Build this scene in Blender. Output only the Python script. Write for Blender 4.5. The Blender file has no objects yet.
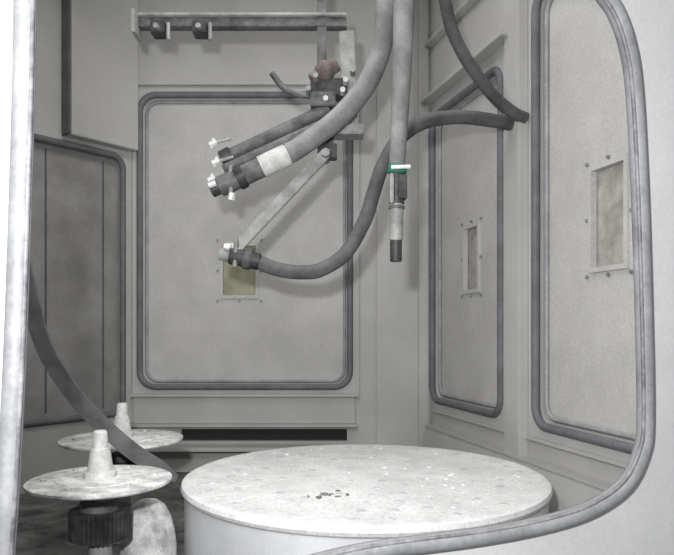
import bpy, bmesh, math, random
from mathutils import Vector, Matrix
random.seed(4)
S=bpy.context.scene
COL=S.collection

# ---------------------------------------------------------------- materials
def mat(name, base, dust=None, amt=0.35, scale=6, rough=.85, metal=0, speck=.05, bump=.1, up=0.0, fine=160):
    m=bpy.data.materials.new(name); m.use_nodes=True
    nt=m.node_tree; N=nt.nodes; L=nt.links
    b=N['Principled BSDF']; b.inputs['Roughness'].default_value=rough; b.inputs['Metallic'].default_value=metal
    try: b.inputs['Specular IOR Level'].default_value=.3
    except: pass
    geo=N.new('ShaderNodeNewGeometry')
    n1=N.new('ShaderNodeTexNoise'); n1.inputs['Scale'].default_value=scale; n1.inputs['Detail'].default_value=6; n1.inputs['Roughness'].default_value=.62
    n2=N.new('ShaderNodeTexNoise'); n2.inputs['Scale'].default_value=fine; n2.inputs['Detail'].default_value=3
    L.new(geo.outputs['Position'],n1.inputs['Vector']); L.new(geo.outputs['Position'],n2.inputs['Vector'])
    ramp=N.new('ShaderNodeMapRange'); ramp.inputs['From Min'].default_value=.36; ramp.inputs['From Max'].default_value=.66
    ramp.inputs['To Max'].default_value=amt
    L.new(n1.outputs['Fac'],ramp.inputs['Value'])
    fac=ramp.outputs['Result']
    if up>0:
        sp=N.new('ShaderNodeSeparateXYZ'); L.new(geo.outputs['Normal'],sp.inputs[0])
        mr=N.new('ShaderNodeMapRange'); mr.inputs['From Min'].default_value=-.1; mr.inputs['From Max'].default_value=.9; mr.inputs['To Max'].default_value=up
        L.new(sp.outputs['Z'],mr.inputs['Value'])
        ad=N.new('ShaderNodeMath'); ad.operation='ADD'; ad.use_clamp=True
        L.new(fac,ad.inputs[0]); L.new(mr.outputs['Result'],ad.inputs[1]); fac=ad.outputs[0]
    mix=N.new('ShaderNodeMix'); mix.data_type='RGBA'
    mix.inputs[6].default_value=(*base,1); mix.inputs[7].default_value=(*(dust or [min(1,c*1.35) for c in base]),1)
    L.new(fac,mix.inputs[0])
    sm=N.new('ShaderNodeMapRange'); sm.inputs['From Min'].default_value=.3; sm.inputs['From Max'].default_value=.7
    sm.inputs['To Min'].default_value=1-speck*2; sm.inputs['To Max'].default_value=1+speck*2
    L.new(n2.outputs['Fac'],sm.inputs['Value'])
    vm=N.new('ShaderNodeVectorMath'); vm.operation='SCALE'
    L.new(mix.outputs[2],vm.inputs[0]); L.new(sm.outputs['Result'],vm.inputs['Scale'])
    L.new(vm.outputs[0],b.inputs['Base Color'])
    if bump>0:
        bp=N.new('ShaderNodeBump'); bp.inputs['Strength'].default_value=bump; bp.inputs['Distance'].default_value=.01
        L.new(n1.outputs['Fac'],bp.inputs['Height']); L.new(bp.outputs[0],b.inputs['Normal'])
    return m
M_wall=mat('dusty_painted_steel',(.42,.416,.402),(.48,.476,.46),1,3,speck=.02,bump=.02)
M_door=mat('dusty_door_panel',(.45,.445,.43),(.52,.515,.50),1,5,speck=.055,fine=130,bump=.02)
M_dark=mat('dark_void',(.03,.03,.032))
M_left=mat('worn_rubber_liner',(.23,.227,.222),(.35,.345,.34),1,4,bump=.02)
M_seal=mat('rubber_seal',(.11,.115,.125),(.18,.185,.20),.8,10,rough=.6,up=.35,bump=.02)
M_sealL=mat('rubber_seal_light',(.24,.245,.26),(.38,.38,.39),.9,10,rough=.6,up=.3,bump=.02)
M_sealF=mat('door_opening_rubber',(.10,.102,.108),(.17,.173,.18),.9,14,rough=.5,up=.5,bump=.02)
M_front=mat('front_panel_paint',(.27,.27,.27),(.32,.32,.316),.6,5,speck=.02,bump=.02)
M_hose=mat('dusty_hose',(.055,.055,.06),(.22,.22,.225),.35,10,rough=.75,up=.5,bump=.04)
M_hoseP=mat('pale_dusty_hose',(.125,.125,.13),(.37,.37,.375),.5,8,rough=.75,up=.5,bump=.04)
M_black=mat('black_fitting',(.015,.015,.017),(.12,.12,.12),.4,25,rough=.5,up=.2)
M_arm=mat('dark_gunmetal',(.045,.045,.05),(.2,.2,.2),.6,20,rough=.55,up=.35)
M_steel=mat('dusty_steel',(.19,.19,.19),(.36,.36,.355),.9,16,rough=.6,metal=.1,up=.2)
M_pale=mat('pale_powdered_metal',(.42,.42,.41),(.62,.62,.60),.9,25)
M_bolt=mat('bright_bolt',(.62,.62,.62),(.8,.8,.8),.6,30,rough=.4)
M_rust=mat('rusty_joint',(.07,.05,.045),(.24,.21,.20),.6,22,up=.35)
M_green=mat('green_clamp',(.01,.14,.085),(.08,.27,.19),.4,30)
M_powder=mat('white_powder',(.74,.74,.745),(.90,.90,.90),1,9,speck=.07,bump=.3,fine=110)
M_drum=mat('powdered_drum_side',(.60,.61,.63),(.70,.71,.73),1,8,speck=.02)
M_hole=mat('powder_filled_hole',(.56,.56,.57),(.76,.76,.76),1,12)
M_disc=mat('powdered_disc',(.36,.36,.36),(.76,.76,.75),1.2,16,speck=.06,bump=.2)
M_floor=mat('grimy_floor',(.06,.06,.06),(.22,.22,.215),1,7,bump=.5)
M_grit=mat('loose_grit',(.16,.15,.14),(.3,.3,.29),.8,30)
M_yel=mat('yellowed_glass',(.24,.23,.155),(.34,.33,.23),1,14,rough=.4)
M_brn=mat('port_glass',(.27,.26,.235),(.44,.43,.40),1,18,rough=.35)
M_ceil=mat('ceiling_paint',(.3,.3,.29))

# ---------------------------------------------------------------- helpers
def group(name,loc=(0,0,0)):
    e=bpy.data.objects.new(name,None); e.location=loc; e.empty_display_size=.05; COL.objects.link(e); return e
def put(o,parent=None):
    if o.name not in COL.objects: COL.objects.link(o)
    if parent:
        o.parent=parent; o.matrix_parent_inverse=Matrix.Translation(-Vector(parent.location))
    return o
def from_bm(name,bm,m,parent=None,smooth=False):
    me=bpy.data.meshes.new(name); bm.normal_update(); bm.to_mesh(me); bm.free()
    for p in me.polygons: p.use_smooth=smooth
    me.materials.append(m); return put(bpy.data.objects.new(name,me),parent)
def frame(o,u):
    u=Vector((u[0],u[1],0)).normalized(); up=Vector((0,0,1)); n=u.cross(up)
    mt=Matrix.Identity(4)
    for i in range(3): mt[i][0]=u[i]; mt[i][1]=up[i]; mt[i][2]=n[i]; mt[i][3]=o[i]
    return mt
def curve_mesh(name,cu,m,parent,M,smooth):
    t=bpy.data.objects.new(name+'_c',cu); COL.objects.link(t)
    bpy.context.view_layer.update()
    dg=bpy.context.evaluated_depsgraph_get()
    me=bpy.data.meshes.new_from_object(t.evaluated_get(dg)); me.transform(M)
    bpy.data.objects.remove(t); me.name=name
    me.materials.clear(); me.materials.append(m)
    for p in me.polygons: p.use_smooth=smooth
    return put(bpy.data.objects.new(name,me),parent)
def plate(name,outer,holes,th,M,m,parent=None,off=0):
    """flat plate in frame M with holes; front face at normal offset `off`"""
    cu=bpy.data.curves.new(name,'CURVE'); cu.dimensions='2D'; cu.fill_mode='BOTH'; cu.extrude=th/2
    for loop in [outer]+holes:
        sp=cu.splines.new('POLY'); sp.points.add(len(loop)-1)
        for i,p in enumerate(loop): sp.points[i].co=(p[0],p[1],0,1)
        sp.use_cyclic_u=True
    return curve_mesh(name,cu,m,parent,M@Matrix.Translation((0,0,off-th/2)),False)
def rect(a,b,c,d): return [(a,b),(c,b),(c,d),(a,d)]
def rrect(a,b,c,d,r,n=8):
    out=[]
    for cx,cy,s in ((c-r,b+r,-90),(c-r,d-r,0),(a+r,d-r,90),(a+r,b+r,180)):
        for i in range(n+1):
            t=math.radians(s+90*i/n); out.append((cx+r*math.cos(t),cy+r*math.sin(t)))
    return out
def catmull(p,k=8,cyc=False):
    p=[Vector(q) for q in p]; n=len(p); out=[]
    for i in range(n if cyc else n-1):
        g=lambda j:(p[j%n] if cyc else p[max(0,min(n-1,j))])
        a,b,c,d=g(i-1),g(i),g(i+1),g(i+2)
        for s in range(k):
            t=s/k
            out.append(.5*((2*b)+(c-a)*t+(2*a-5*b+4*c-d)*t*t+(3*b-a-3*c+d)*t**3))
    if not cyc: out.append(p[-1])
    return out
def tube(name,pts,r,m,parent=None,cyc=False,smooth=True,M=Matrix.Identity(4),k=8,radii=None,res=5):
    q=catmull(pts,k,cyc) if smooth else [Vector(x) for x in pts]
    cu=bpy.data.curves.new(name,'CURVE'); cu.dimensions='3D'; cu.bevel_depth=r; cu.bevel_resolution=res; cu.use_fill_caps=True
    sp=cu.splines.new('POLY'); sp.points.add(len(q)-1)
    for i,p in enumerate(q):
        sp.points[i].co=(*p,1)
        if radii:
            f=i/(len(q)-1)*(len(radii)-1); j=min(int(f),len(radii)-2); sp.points[i].radius=radii[j]+(radii[j+1]-radii[j])*(f-j)
    sp.use_cyclic_u=cyc
    return curve_mesh(name,cu,m,parent,M,True)
def rod(name,a,b,r,m,parent=None,r2=None,seg=24,bev=True):
    a=Vector(a);b=Vector(b);d=b-a;L=d.length
    bm=bmesh.new(); bmesh.ops.create_cone(bm,cap_ends=True,segments=seg,radius1=r,radius2=r if r2 is None else r2,depth=L)
    if bev and seg>8:
        es=[e for e in bm.edges if abs(e.verts[0].co.z-e.verts[1].co.z)<1e-6]
        bmesh.ops.bevel(bm,geom=es,offset=min(r,L)*.12,segments=2,affect='EDGES')
    bm.transform(Matrix.Translation((a+b)/2)@d.to_track_quat('Z','Y').to_matrix().to_4x4())
    return from_bm(name,bm,m,parent,False)
def box(name,c,s,m,parent=None,M=Matrix.Identity(4),rot=None,bev=.003):
    bm=bmesh.new(); bmesh.ops.create_cube(bm,size=1)
    for v in bm.verts: v.co=Vector((v.co.x*s[0],v.co.y*s[1],v.co.z*s[2]))
    if bev: bmesh.ops.bevel(bm,geom=bm.edges[:],offset=min(bev,min(s)*.3),segments=2,affect='EDGES')
    if rot: bm.transform(rot.to_4x4())
    bm.transform(M@Matrix.Translation(c))
    return from_bm(name,bm,m,parent)
def bar(name,a,b,w,t,m,parent=None):
    """flat bar from a to b; w = width across, t = thickness along world Y"""
    a=Vector(a);b=Vector(b);d=(b-a); x=d.normalized(); y=Vector((0,1,0)); z=x.cross(y).normalized(); y=z.cross(x)
    R=Matrix((x,y,z)).transposed()
    return box(name,(a+b)/2,(d.length,t,w),m,parent,rot=R)
def lathe(name,prof,c,m,parent=None,seg=96,smooth=True):
    bm=bmesh.new(); rings=[]
    for r,z in prof:
        if r<1e-5: rings.append([bm.verts.new((c[0],c[1],z))])
        else: rings.append([bm.verts.new((c[0]+r*math.cos(2*math.pi*i/seg),c[1]+r*math.sin(2*math.pi*i/seg),z)) for i in range(seg)])
    for A,B in zip(rings,rings[1:]):
        for i in range(seg):
            j=(i+1)%seg
            if len(A)==1 and len(B)==1: continue
            if len(A)==1: bm.faces.new((A[0],B[i],B[j]))
            elif len(B)==1: bm.faces.new((A[i],B[0],A[j]))
            else: bm.faces.new((A[i],B[i],B[j],A[j]))
    bmesh.ops.recalc_face_normals(bm,faces=bm.faces[:])
    o=from_bm(name,bm,m,parent,smooth)
    if smooth:
        md=o.modifiers.new('es','EDGE_SPLIT'); md.split_angle=math.radians(35)
    return o

# ---------------------------------------------------------------- shell
ZF,ZC=.5,3.0
FB=frame((0,3.35,0),(1,0))
FR=frame((.465,3.35,0),(.2634,-.9647))
FL=frame((-1.6,2.614,0),(.58,.736))
LL=math.hypot(.58,.736)
FF=frame((.4,.9,0),(.9654,.2607))

def door(name,F,a,b,c,d,rad,port,pm,seal=M_seal,panel=M_door,lip=True):
    cen=F@Vector(((a+c)/2,(b+d)/2,0))
    g=group(name,cen)
    hole=[rect(*port)] if port else []
    plate('panel',rrect(a-.015,b-.015,c+.015,d+.015,rad),hole,.012,F,panel,g,off=-.034)
    tube('seal',[(x,y,.003) for x,y in rrect(a,b,c,d,rad)],.0155,seal,g,cyc=True,smooth=False,M=F)
    if lip: tube('seal_lip',[(x,y,-.026) for x,y in rrect(a+.027,b+.027,c-.027,d-.027,rad*.8)],.008,M_sealL,g,cyc=True,smooth=False,M=F)
    if port:
        p=port; e=.016
        plate('port_frame',rect(p[0]-e,p[1]-e,p[2]+e,p[3]+e),[rect(*p)],.010,F,M_door,g,off=-.024)
        plate('port_glass',rect(p[0]-.01,p[1]-.01,p[2]+.01,p[3]+.01),[],.006,F,pm,g,off=-.05)
        i=0
        for x in (p[0]-e-.012,(p[0]+p[2])/2,p[2]+e+.012):
            for y in (p[1]-e-.012,(p[1]+p[3])/2,p[3]+e+.012):
                if x==(p[0]+p[2])/2 and y==(p[1]+p[3])/2: continue
                i+=1; rod('bolt_%d'%i,F@Vector((x,y,-.036)),F@Vector((x,y,-.026)),.0065,M_steel,g,seg=8)
    return g
BD=(-.985,.925,.065,2.385)
R1=(.035,.868,.715,2.262); R2=(.965,.868,1.665,2.42)
LD=(.10,.80,LL-.06,2.06)
plate('wall_back',rect(-1.06,ZF,.48,ZC),[rrect(*BD,.08),rect(-.78,.655,.05,.715)],.03,FB,M_wall)
plate('wall_right',rect(-.02,ZF,2.36,ZC),[rrect(*R1,.07),rrect(*R2,.07)],.03,FR,M_wall)
plate('wall_left',rect(-.0,ZF,LL,ZC),[rrect(*LD,.06)],.03,FL,M_wall)
box('wall_left_side',(-1.615,1.45,1.75),(.03,2.36,2.5),M_wall)
door('door_1',FB,*BD,.08,(-.575,1.385,-.41,1.635),M_yel)
door('door_2',FR,*R1,.07,(.325,1.39,.455,1.665),M_brn)
door('door_3',FR,*R2,.07,(1.245,1.41,1.40,1.72),M_brn)
g4=door('door_4',FL,*LD,.06,None,None,panel=M_left,lip=False)
for i,s in enumerate((.50,.79)):
    box('liner_seam_%d'%(i+1),(s,1.43,-.03),(.006,1.2,.008),M_seal,g4,M=FL)
outl=[(-1.63,.34),(1.12,1.10),(.48,3.37),(-1.05,3.37),(-1.63,2.63)]
def slab(name,z0,z1,m):
    bm=bmesh.new(); vs=[bm.verts.new((x,y,z0)) for x,y in outl]; f=bm.faces.new(vs)
    r=bmesh.ops.extrude_face_region(bm,geom=[f])
    for v in r['geom']:
        if isinstance(v,bmesh.types.BMVert): v.co.z=z1
    bmesh.ops.recalc_face_normals(bm,faces=bm.faces[:]); from_bm(name,bm,m)
slab('floor',ZF-.04,ZF,M_floor); slab('ceiling',ZC,ZC+.04,M_ceil)

# front wall with the access opening and its seal
path=[(.33,1.675),(.352,1.655),(.371,1.633),(.388,1.593),(.399,1.532),(.408,1.385),(.414,1.21),(.416,1.089),(.410,1.045),(.385,1.003),(.336,.975),(.271,.960),(.179,.951),(.039,.945),(-.06,.930),(-.18,.905),(-.28,.880),(-.335,.885),(-.348,.94),(-.343,1.05),(-.336,1.21),(-.328,1.5),(-.325,1.72),(-.30,1.78),(-.25,1.80),(0,1.80),(.22,1.76)]
loc=[((x-.4)/.9654,z) for x,z in path]
sm=[(p[0],p[1]) for p in catmull([(a,b,0) for a,b in loc],5,True)]
plate('wall_front',rect(-2.11,ZF-.04,.75,ZC+.04),[sm],.010,FF,M_front,off=.0)
g=group('trim_1',FF@Vector((0,1.3,0)))
tube('opening_seal',[(a,b,.0) for a,b in sm],.0115,M_sealF,g,cyc=True,smooth=False,M=FF)
cx,cz=-.37,1.32
tube('opening_seal_bead',[(a+(cx-a)*.020,b+(cz-b)*.020,.0065) for a,b in sm],.003,M_arm,g,cyc=True,smooth=False,M=FF)

# trims on back wall
t=group('trim_2',(-.46,3.33,1.6))
for i,(c,s) in enumerate([((-.46,2.435,.012),(1.15,.014,.024)),((-1.028,1.65,.012),(.012,1.56,.024)),((.105,1.65,.012),(.012,1.56,.024)),((-.46,.885,.02),(1.12,.014,.04)),((-.46,.81,.012),(1.10,.13,.014)),((-.46,.738,.03),(1.12,.014,.06))]):
    box('frame_bar_%d'%(i+1),c,s,M_wall,t,M=FB)
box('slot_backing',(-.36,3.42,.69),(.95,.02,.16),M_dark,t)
box('bottom_ledge',(-.36,3.29,.63),(1.3,.10,.02),M_wall,t)
t=group('trim_3',(.28,3.33,1.7))
box('corner_strip',(.19,1.75,.006),(.01,2.4,.012),M_wall,t,M=FB)
box('corner_angle',(.43,1.75,.012),(.05,2.45,.024),M_wall,t,M=FB)
# trims on right wall
t=group('trim_4',FR@Vector((.9,1.5,0)))
box('centre_post',(.84,1.55,.016),(.10,2.05,.032),M_wall,t,M=FR)
box('centre_post_edge',(.905,1.75,.02),(.014,2.45,.04),M_wall,t,M=FR)
box('header_angle',(.42,2.34,.03),(.80,.018,.06),M_wall,t,M=FR)
box('header_channel',(.42,2.62,.02),(.80,.018,.04),M_wall,t,M=FR)
box('lower_ledge',(1.15,.74,.025),(2.2,.012,.05),M_wall,t,M=FR)
box('rail_under_doors',(1.15,.815,.008),(2.2,.012,.016),M_wall,t,M=FR)
bm=bmesh.new()
q=[FR@Vector(v) for v in ((.05,.735,.045),(2.25,.735,.045),(2.25,.51,.10),(.05,.51,.10))]
q2=[v+Vector((.02,.005,-.005)) for v in q]
a=[bm.verts.new(v) for v in q]; b=[bm.verts.new(v) for v in q2]
bm.faces.new(a); bm.faces.new(b[::-1])
for i in range(4): bm.faces.new((a[i],b[i],b[(i+1)%4],a[(i+1)%4]))
bmesh.ops.recalc_face_normals(bm,faces=bm.faces[:])
from_bm('hopper_plate',bm,M_wall,t)
# shallow duct in the upper left
t=group('corner_duct',(-1.1,3.1,2.5))
box('duct_body',(LL-.19,2.545,.03),(.36,.90,.06),M_wall,t,M=FL)
box('duct_edge',(LL-.375,2.545,.035),(.012,.90,.07),M_seal,t,M=FL)

# ---------------------------------------------------------------- mounting bracket
Yb=2.412
g=group('gun_mounting_bracket',(-.06,Yb,2.2))
box('cross_rail',(-.345,Yb+.03,2.325),(.76,.04,.036),M_arm,g)
box('cross_rail_lip',(-.345,Yb+.005,2.348),(.76,.012,.012),M_steel,g)
box('rail_end_plate',(-.725,Yb+.01,2.31),(.014,.09,.085),M_steel,g)
for i,x in enumerate((-.64,-.49)):
    box('rail_clamp_%d'%(i+1),(x,Yb,2.29),(.05,.06,.045),M_black,g)
    rod('rail_bolt_%d'%(i+1),(x,Yb-.05,2.285),(x,Yb-.028,2.285),.010,M_steel,g,seg=6)
    rod('rail_stud_%d'%(i+1),(x+.035,Yb-.01,2.25),(x+.035,Yb-.01,2.31),.007,M_steel,g,seg=8)
box('hanger_post',(-.055,Yb+.03,2.57),(.035,.035,.86),M_arm,g)
lathe('joint_ball',[(0,2.095),(.02,2.098),(.034,2.115),(.038,2.133),(.034,2.15),(.02,2.166),(0,2.17)],(-.045,Yb-.02),M_rust,g,seg=24)
rod('joint_collar',(-.09,Yb-.02,2.10),(0,Yb-.02,2.16),.026,M_rust,g)
box('clamp_upper',(-.03,Yb,2.075),(.13,.07,.06),M_black,g)
box('clamp_lower',(-.05,Yb,2.03),(.09,.08,.05),M_arm,g)
for i,(x,z) in enumerate([(-.075,2.10),(.03,2.085),(.055,2.12),(-.04,2.02),(-.10,2.055),(.02,2.05)]):
    rod('clamp_bolt_%d'%(i+1),(x,Yb-.075,z),(x,Yb-.03,z),.010,M_pale if i%2 else M_steel,g,seg=6)
bar('side_plate',(.035,Yb+.03,2.30),(.05,Yb+.03,1.93),.055,.012,M_steel,g)
box('bottom_plate',(.01,Yb+.01,1.925),(.17,.09,.035),M_steel,g)
bar('drop_bar',(-.03,Yb+.03,2.05),(-.03,Yb+.03,1.84),.035,.02,M_arm,g)
tube('hook_pin',[(-.07,Yb,2.055),(-.13,Yb,2.055),(-.19,Yb,2.08),(-.235,Yb,2.135)],.011,M_arm,g)
rod('pivot_bolt',(-.04,Yb-.06,1.835),(-.04,Yb+.05,1.835),.016,M_steel,g,seg=6)
box('pivot_block',(-.035,Yb,1.85),(.07,.06,.05),M_black,g)
rod('support_arm_1',(-.03,Yb,2.005),(-.385,Yb-.01,1.835),.024,M_arm,g)
rod('support_arm_2',(-.02,Yb-.045,1.95),(-.40,Yb-.05,1.775),.018,M_arm,g)
rod('arm_end_cap',(-.375,Yb-.01,1.84),(-.415,Yb-.01,1.82),.031,M_black,g)
for i,(x,z) in enumerate([(-.435,1.865),(-.425,1.80),(-.44,1.74)]):
    rod('wing_nut_%d'%(i+1),(x-.012,Yb-.06,z-.005),(x+.012,Yb-.06,z+.006),.011,M_bolt,g,seg=6)
    bar('wing_%d'%(i+1),(x-.006,Yb-.06,z-.018),(x+.002,Yb-.06,z+.020),.007,.007,M_bolt,g)
    rod('stud_%d'%(i+1),(x,Yb-.06,z),(x+.06,Yb-.05,z+.02),.006,M_steel,g,seg=8)
bar('lower_arm',(-.04,Yb-.02,1.84),(-.365,Yb-.04,1.49),.040,.022,M_steel,g)
box('lower_arm_clamp',(-.365,Yb-.05,1.485),(.045,.06,.045),M_pale,g,rot=Matrix.Rotation(.75,3,'Y'))
rod('lower_arm_bolt',(-.375,Yb-.105,1.50),(-.375,Yb-.07,1.50),.010,M_bolt,g,seg=6)

# ---------------------------------------------------------------- hoses and guns
Yh=2.345
g=group('blast_hose',(.15,Yh,2.3))
tube('hose_body',[(.15,Yh,3.0),(.158,Yh,2.75),(.166,Yh,2.505),(.170,Yh,2.33),(.160,Yh,2.215),(.112,Yh,2.085),(.01,Yh,1.956),(-.13,Yh,1.85),(-.17,Yh,1.828)],.036,M_hoseP,g)
g=group('blast_gun',(-.32,Yh,1.75))
d=Vector((-.903,0,-.43)).normalized(); p0=Vector((-.17,Yh,1.825))
rod('pale_sleeve',p0,p0+d*.11,.039,M_pale,g)
rod('gun_body',p0+d*.10,p0+d*.27,.036,M_arm,g)
rod('gun_collar',p0+d*.17,p0+d*.20,.043,M_black,g)
rod('gun_tip',p0+d*.26,p0+d*.30,.025,M_black,g)
rod('clamp_screw',p0+d*.22+Vector((0,-.02,-.06)),p0+d*.22+Vector((0,-.02,.05)),.008,M_steel,g,seg=8)
rod('clamp_nut',p0+d*.22+Vector((0,-.02,-.07)),p0+d*.22+Vector((.004,-.02,-.045)),.012,M_bolt,g,seg=6)
rod('tip_bolt',p0+d*.27+Vector((-.03,-.03,.0)),p0+d*.27+Vector((-.005,-.03,.01)),.010,M_bolt,g,seg=6)

g=group('blast_hose',(.19,2.01,2.3))
tube('hose_body',[(.215,2.01,3.0),(.21,2.01,2.6),(.205,2.01,2.38),(.201,2.01,2.17),(.192,2.01,1.93),(.180,2.01,1.704)],.033,M_hoseP,g,radii=[1,1,1,.98,.86,.72])
g=group('blast_gun',(.18,2.01,1.55))
rod('green_clamp',(.180,2.01,1.678),(.181,2.01,1.704),.029,M_green,g)
rod('clamp_screw',(.160,1.975,1.69),(.216,1.975,1.692),.006,M_bolt,g,seg=8)
rod('gun_body',(.180,2.01,1.678),(.179,2.01,1.585),.023,M_black,g)
box('gun_inlet',(.195,2.0,1.635),(.025,.05,.07),M_black,g)
box('gun_bracket',(.162,1.985,1.63),(.012,.012,.09),M_steel,g)
rod('nozzle_tube',(.179,2.01,1.59),(.177,2.01,1.478),.021,M_steel,g)
rod('nozzle_ring',(.179,2.01,1.582),(.179,2.01,1.572),.024,M_arm,g)
rod('nozzle_tip',(.177,2.01,1.48),(.177,2.01,1.415),.018,M_black,g)

g=group('blast_hose',(.1,Yh,1.6))
tube('hose_body',[(-.27,Yh,1.448),(-.24,Yh,1.432),(-.182,Yh,1.4165),(-.12,Yh,1.412),(-.06,Yh,1.42),(.028,Yh,1.476),(.098,Yh,1.595),(.128,Yh,1.69),(.163,Yh,1.79),(.2205,Yh,1.882),(.308,Yh+.01,1.9415),(.444,2.42,1.979),(.5895,2.5,1.99),(.675,2.535,1.987)],.0255,M_hose,g)
g=group('blast_gun',(-.34,Yh,1.46))
rod('gun_body',(-.27,Yh,1.448),(-.375,Yh,1.470),.030,M_black,g)
rod('gun_collar',(-.30,Yh,1.454),(-.325,Yh,1.459),.036,M_arm,g)
rod('gun_tip',(-.37,Yh,1.468),(-.41,Yh,1.477),.022,M_steel,g)
rod('gun_screw',(-.355,Yh-.02,1.43),(-.35,Yh-.02,1.53),.008,M_steel,g,seg=8)
rod('gun_nut',(-.39,Yh-.03,1.50),(-.37,Yh-.03,1.495),.011,M_bolt,g,seg=6)

g=group('air_hose',(.45,2.38,2.3))
tube('hose_body',[(.36,2.36,3.0),(.363,2.36,2.58),(.387,2.36,2.336),(.444,2.38,2.1975),(.5526,2.42,2.0697),(.64,2.455,2.01),(.695,2.47,1.990)],.022,M_hose,g)

# ---------------------------------------------------------------- turntable
TC=(.087,2.12)
g=group('turntable',(TC[0],TC[1],.6))
lathe('drum',[(.52,.5),(.52,.54),(.556,.55),(.556,.722),(.562,.728)],TC,M_drum,g,seg=128)
lathe('powdered_top',[(.562,.728),(.567,.738),(.564,.750),(.556,.754),(.54,.752),(.4,.751),(.25,.752),(.1,.751),(0,.752)],TC,M_powder,g,seg=128)
bm=bmesh.new()
for ring,(r,n) in enumerate([(.10,6),(.18,12),(.26,18),(.34,24),(.42,30),(.50,36)]):
    for i in range(n):
        if random.random()<.25: continue
        t=2*math.pi*(i+.3*ring)/n
        rr=.012+random.uniform(-.002,.003)
        bmesh.ops.create_cone(bm,cap_ends=True,segments=12,radius1=rr,radius2=rr*.8,depth=.0016,
            matrix=Matrix.Translation((TC[0]+r*math.cos(t),TC[1]+r*math.sin(t),.7528)))
from_bm('fixing_holes',bm,M_hole,g)
bm=bmesh.new()
for i in range(50):
    t=random.uniform(0,6.28); r=.5*math.sqrt(random.random()); rr=random.uniform(.003,.007)
    bmesh.ops.create_icosphere(bm,subdivisions=1,radius=rr,matrix=Matrix.Translation((TC[0]+r*math.cos(t),TC[1]+r*math.sin(t),.753))@Matrix.Diagonal((1.4,1,.5,1)))
from_bm('powder_lumps',bm,M_powder,g)
bm=bmesh.new()
for i in range(12):
    x=-.03+random.gauss(0,.03); y=1.87+random.gauss(0,.02); rr=random.uniform(.003,.008)
    bmesh.ops.create_icosphere(bm,subdivisions=1,radius=rr,matrix=Matrix.Translation((x,y,.754))@Matrix.Rotation(random.random()*3,4,'Z')@Matrix.Diagonal((1.8,.9,.3,1)))
from_bm('grit_pile',bm,M_grit,g)

# ---------------------------------------------------------------- satellite turntables
def sat(c,z,R,hub=True):
    g=group('satellite_turntable',(c[0],c[1],z))
    lathe('disc',[(0,z-.012),(R-.004,z-.012),(R,z-.008),(R,z-.002),(R-.004,z),(R*.62,z+.001),(R*.60,z+.004),(R*.3,z+.005),(0,z+.005)],c,M_disc,g,seg=64)
    lathe('spindle',[(.040,z+.004),(.040,z+.018),(.031,z+.022),(.026,z+.06),(.023,z+.075),(.019,z+.078),(.017,z+.115),(.013,z+.120),(0,z+.121)],c,M_pale,g,seg=32)
    for i in range(6):
        t=i*math.pi/3+.3
        rod('disc_bolt_%d'%(i+1),(c[0]+R*.75*math.cos(t),c[1]+R*.75*math.sin(t),z),(c[0]+R*.75*math.cos(t),c[1]+R*.75*math.sin(t),z+.006),.008,M_pale,g,seg=6)
    lathe('shaft',[(.028,.5),(.028,z-.012)],c,M_steel,g,seg=24)
    bm=bmesh.new(); n=40; top=[];bot=[]
    for i in range(n*2):
        r=.074 if i%2 else .067; t=math.pi*i/n
        top.append(bm.verts.new((c[0]+r*math.cos(t),c[1]+r*math.sin(t),z-.075))); bot.append(bm.verts.new((c[0]+r*math.cos(t),c[1]+r*math.sin(t),z-.145)))
    bm.faces.new(top); bm.faces.new(bot[::-1])
    for i in range(2*n): bm.faces.new((top[i],bot[i],bot[(i+1)%(2*n)],top[(i+1)%(2*n)]))
    bmesh.ops.recalc_face_normals(bm,faces=bm.faces[:])
    from_bm('drive_wheel',bm,M_black,g)
    lathe('hub_cap',[(0,z-.054),(.046,z-.054),(.05,z-.058),(.05,z-.076)],c,M_arm,g,seg=32)
    lathe('base_flange',[(.072,.5),(.072,.53),(.05,.56),(.028,.60)],c,M_steel,g,seg=32)
    return g
sat((-.59,1.67),.84,.174)
sat((-.738,2.30),.84,.205)
g=group('bearing_housing',(-.515,1.82,.6))
hc=(-.515,1.83)
lathe('housing_body',[(.075,.5),(.075,.62),(.07,.66),(.06,.70),(.045,.73),(.025,.745),(0,.75)],hc,M_disc,g,seg=40)
lathe('housing_flange',[(.085,.5),(.085,.515),(.075,.52)],hc,M_steel,g,seg=40)

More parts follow.
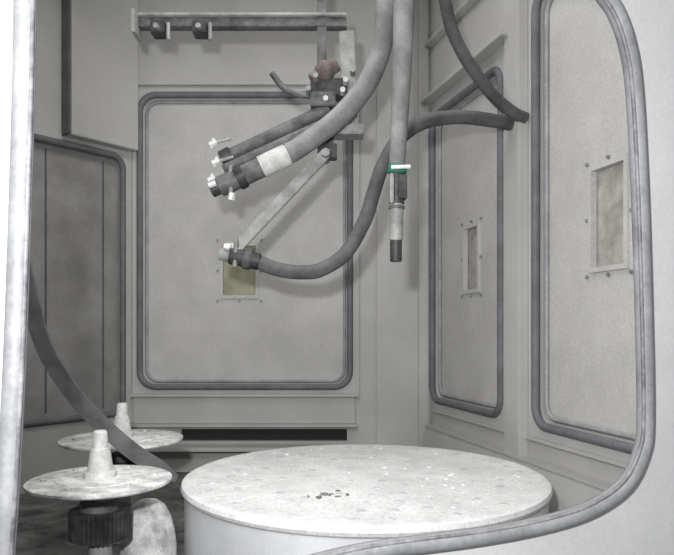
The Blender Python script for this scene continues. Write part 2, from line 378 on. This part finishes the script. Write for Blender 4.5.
# curved guard band
g=group('curved_guard_strip',(-.8,2.0,1.1))
pts=catmull([(-1.58,2.0,2.0),(-1.25,2.0,1.92),(-1.03,2.0,1.70),(-.935,2.0,1.39),(-.876,2.0,1.165),(-.771,2.0,1.0),(-.631,2.0,.865),(-.52,2.0,.79),(-.478,2.0,.765)],10)
bm=bmesh.new(); prev=None
for i,p in enumerate(pts):
    tg=(pts[min(i+1,len(pts)-1)]-pts[max(i-1,0)]).normalized(); nn=Vector((tg.z,0,-tg.x))
    f=i/(len(pts)-1); w=.024 if f<.85 else .024-.014*(f-.85)/.15; hy=.006
    q=[bm.verts.new(p+nn*a+Vector((0,b,0))) for a,b in ((-w,-hy),(w,-hy),(w,hy),(-w,hy))]
    if prev:
        for k in range(4): bm.faces.new((prev[k],prev[(k+1)%4],q[(k+1)%4],q[k]))
    else: bm.faces.new(q)
    prev=q
bm.faces.new(prev[::-1]); bmesh.ops.recalc_face_normals(bm,faces=bm.faces[:])
from_bm('band',bm,mat('worn_belt',(.09,.09,.095),(.18,.18,.18),.8,12,bump=.03),g)

# ---------------------------------------------------------------- lights, world, camera
def area(name,loc,target,size,power,col=(1,1,1)):
    l=bpy.data.lights.new(name,'AREA'); l.energy=power; l.size=size; l.color=col
    o=bpy.data.objects.new(name,l); o.location=loc
    o.rotation_euler=(Vector(target)-Vector(loc)).to_track_quat('-Z','Y').to_euler(); COL.objects.link(o); return o
area('interior_fill',(-.28,.98,1.82),(-.1,3.0,1.35),.35,9,(1,.99,.98))  # added fill light out of view above the opening, brightens the interior
area('ceiling_lamp',(-.2,2.0,2.97),(-.2,2.0,0),1.1,19,(1,.99,.97))
area('flash_lamp',(-.12,.08,1.42),(-.05,3,1.25),.06,30,(1,1,1))
w=bpy.data.worlds.new('World'); S.world=w; w.use_nodes=True
w.node_tree.nodes['Background'].inputs[0].default_value=(.95,.97,1,1); w.node_tree.nodes['Background'].inputs[1].default_value=.6
c=bpy.data.cameras.new('camera'); c.sensor_width=36; c.lens=35.79; c.shift_y=.0779; c.clip_start=.02
co=bpy.data.objects.new('camera',c); co.location=(0,0,1.21); co.rotation_euler=(math.pi/2,0,0); COL.objects.link(co); S.camera=co
S.view_settings.view_transform='Standard'
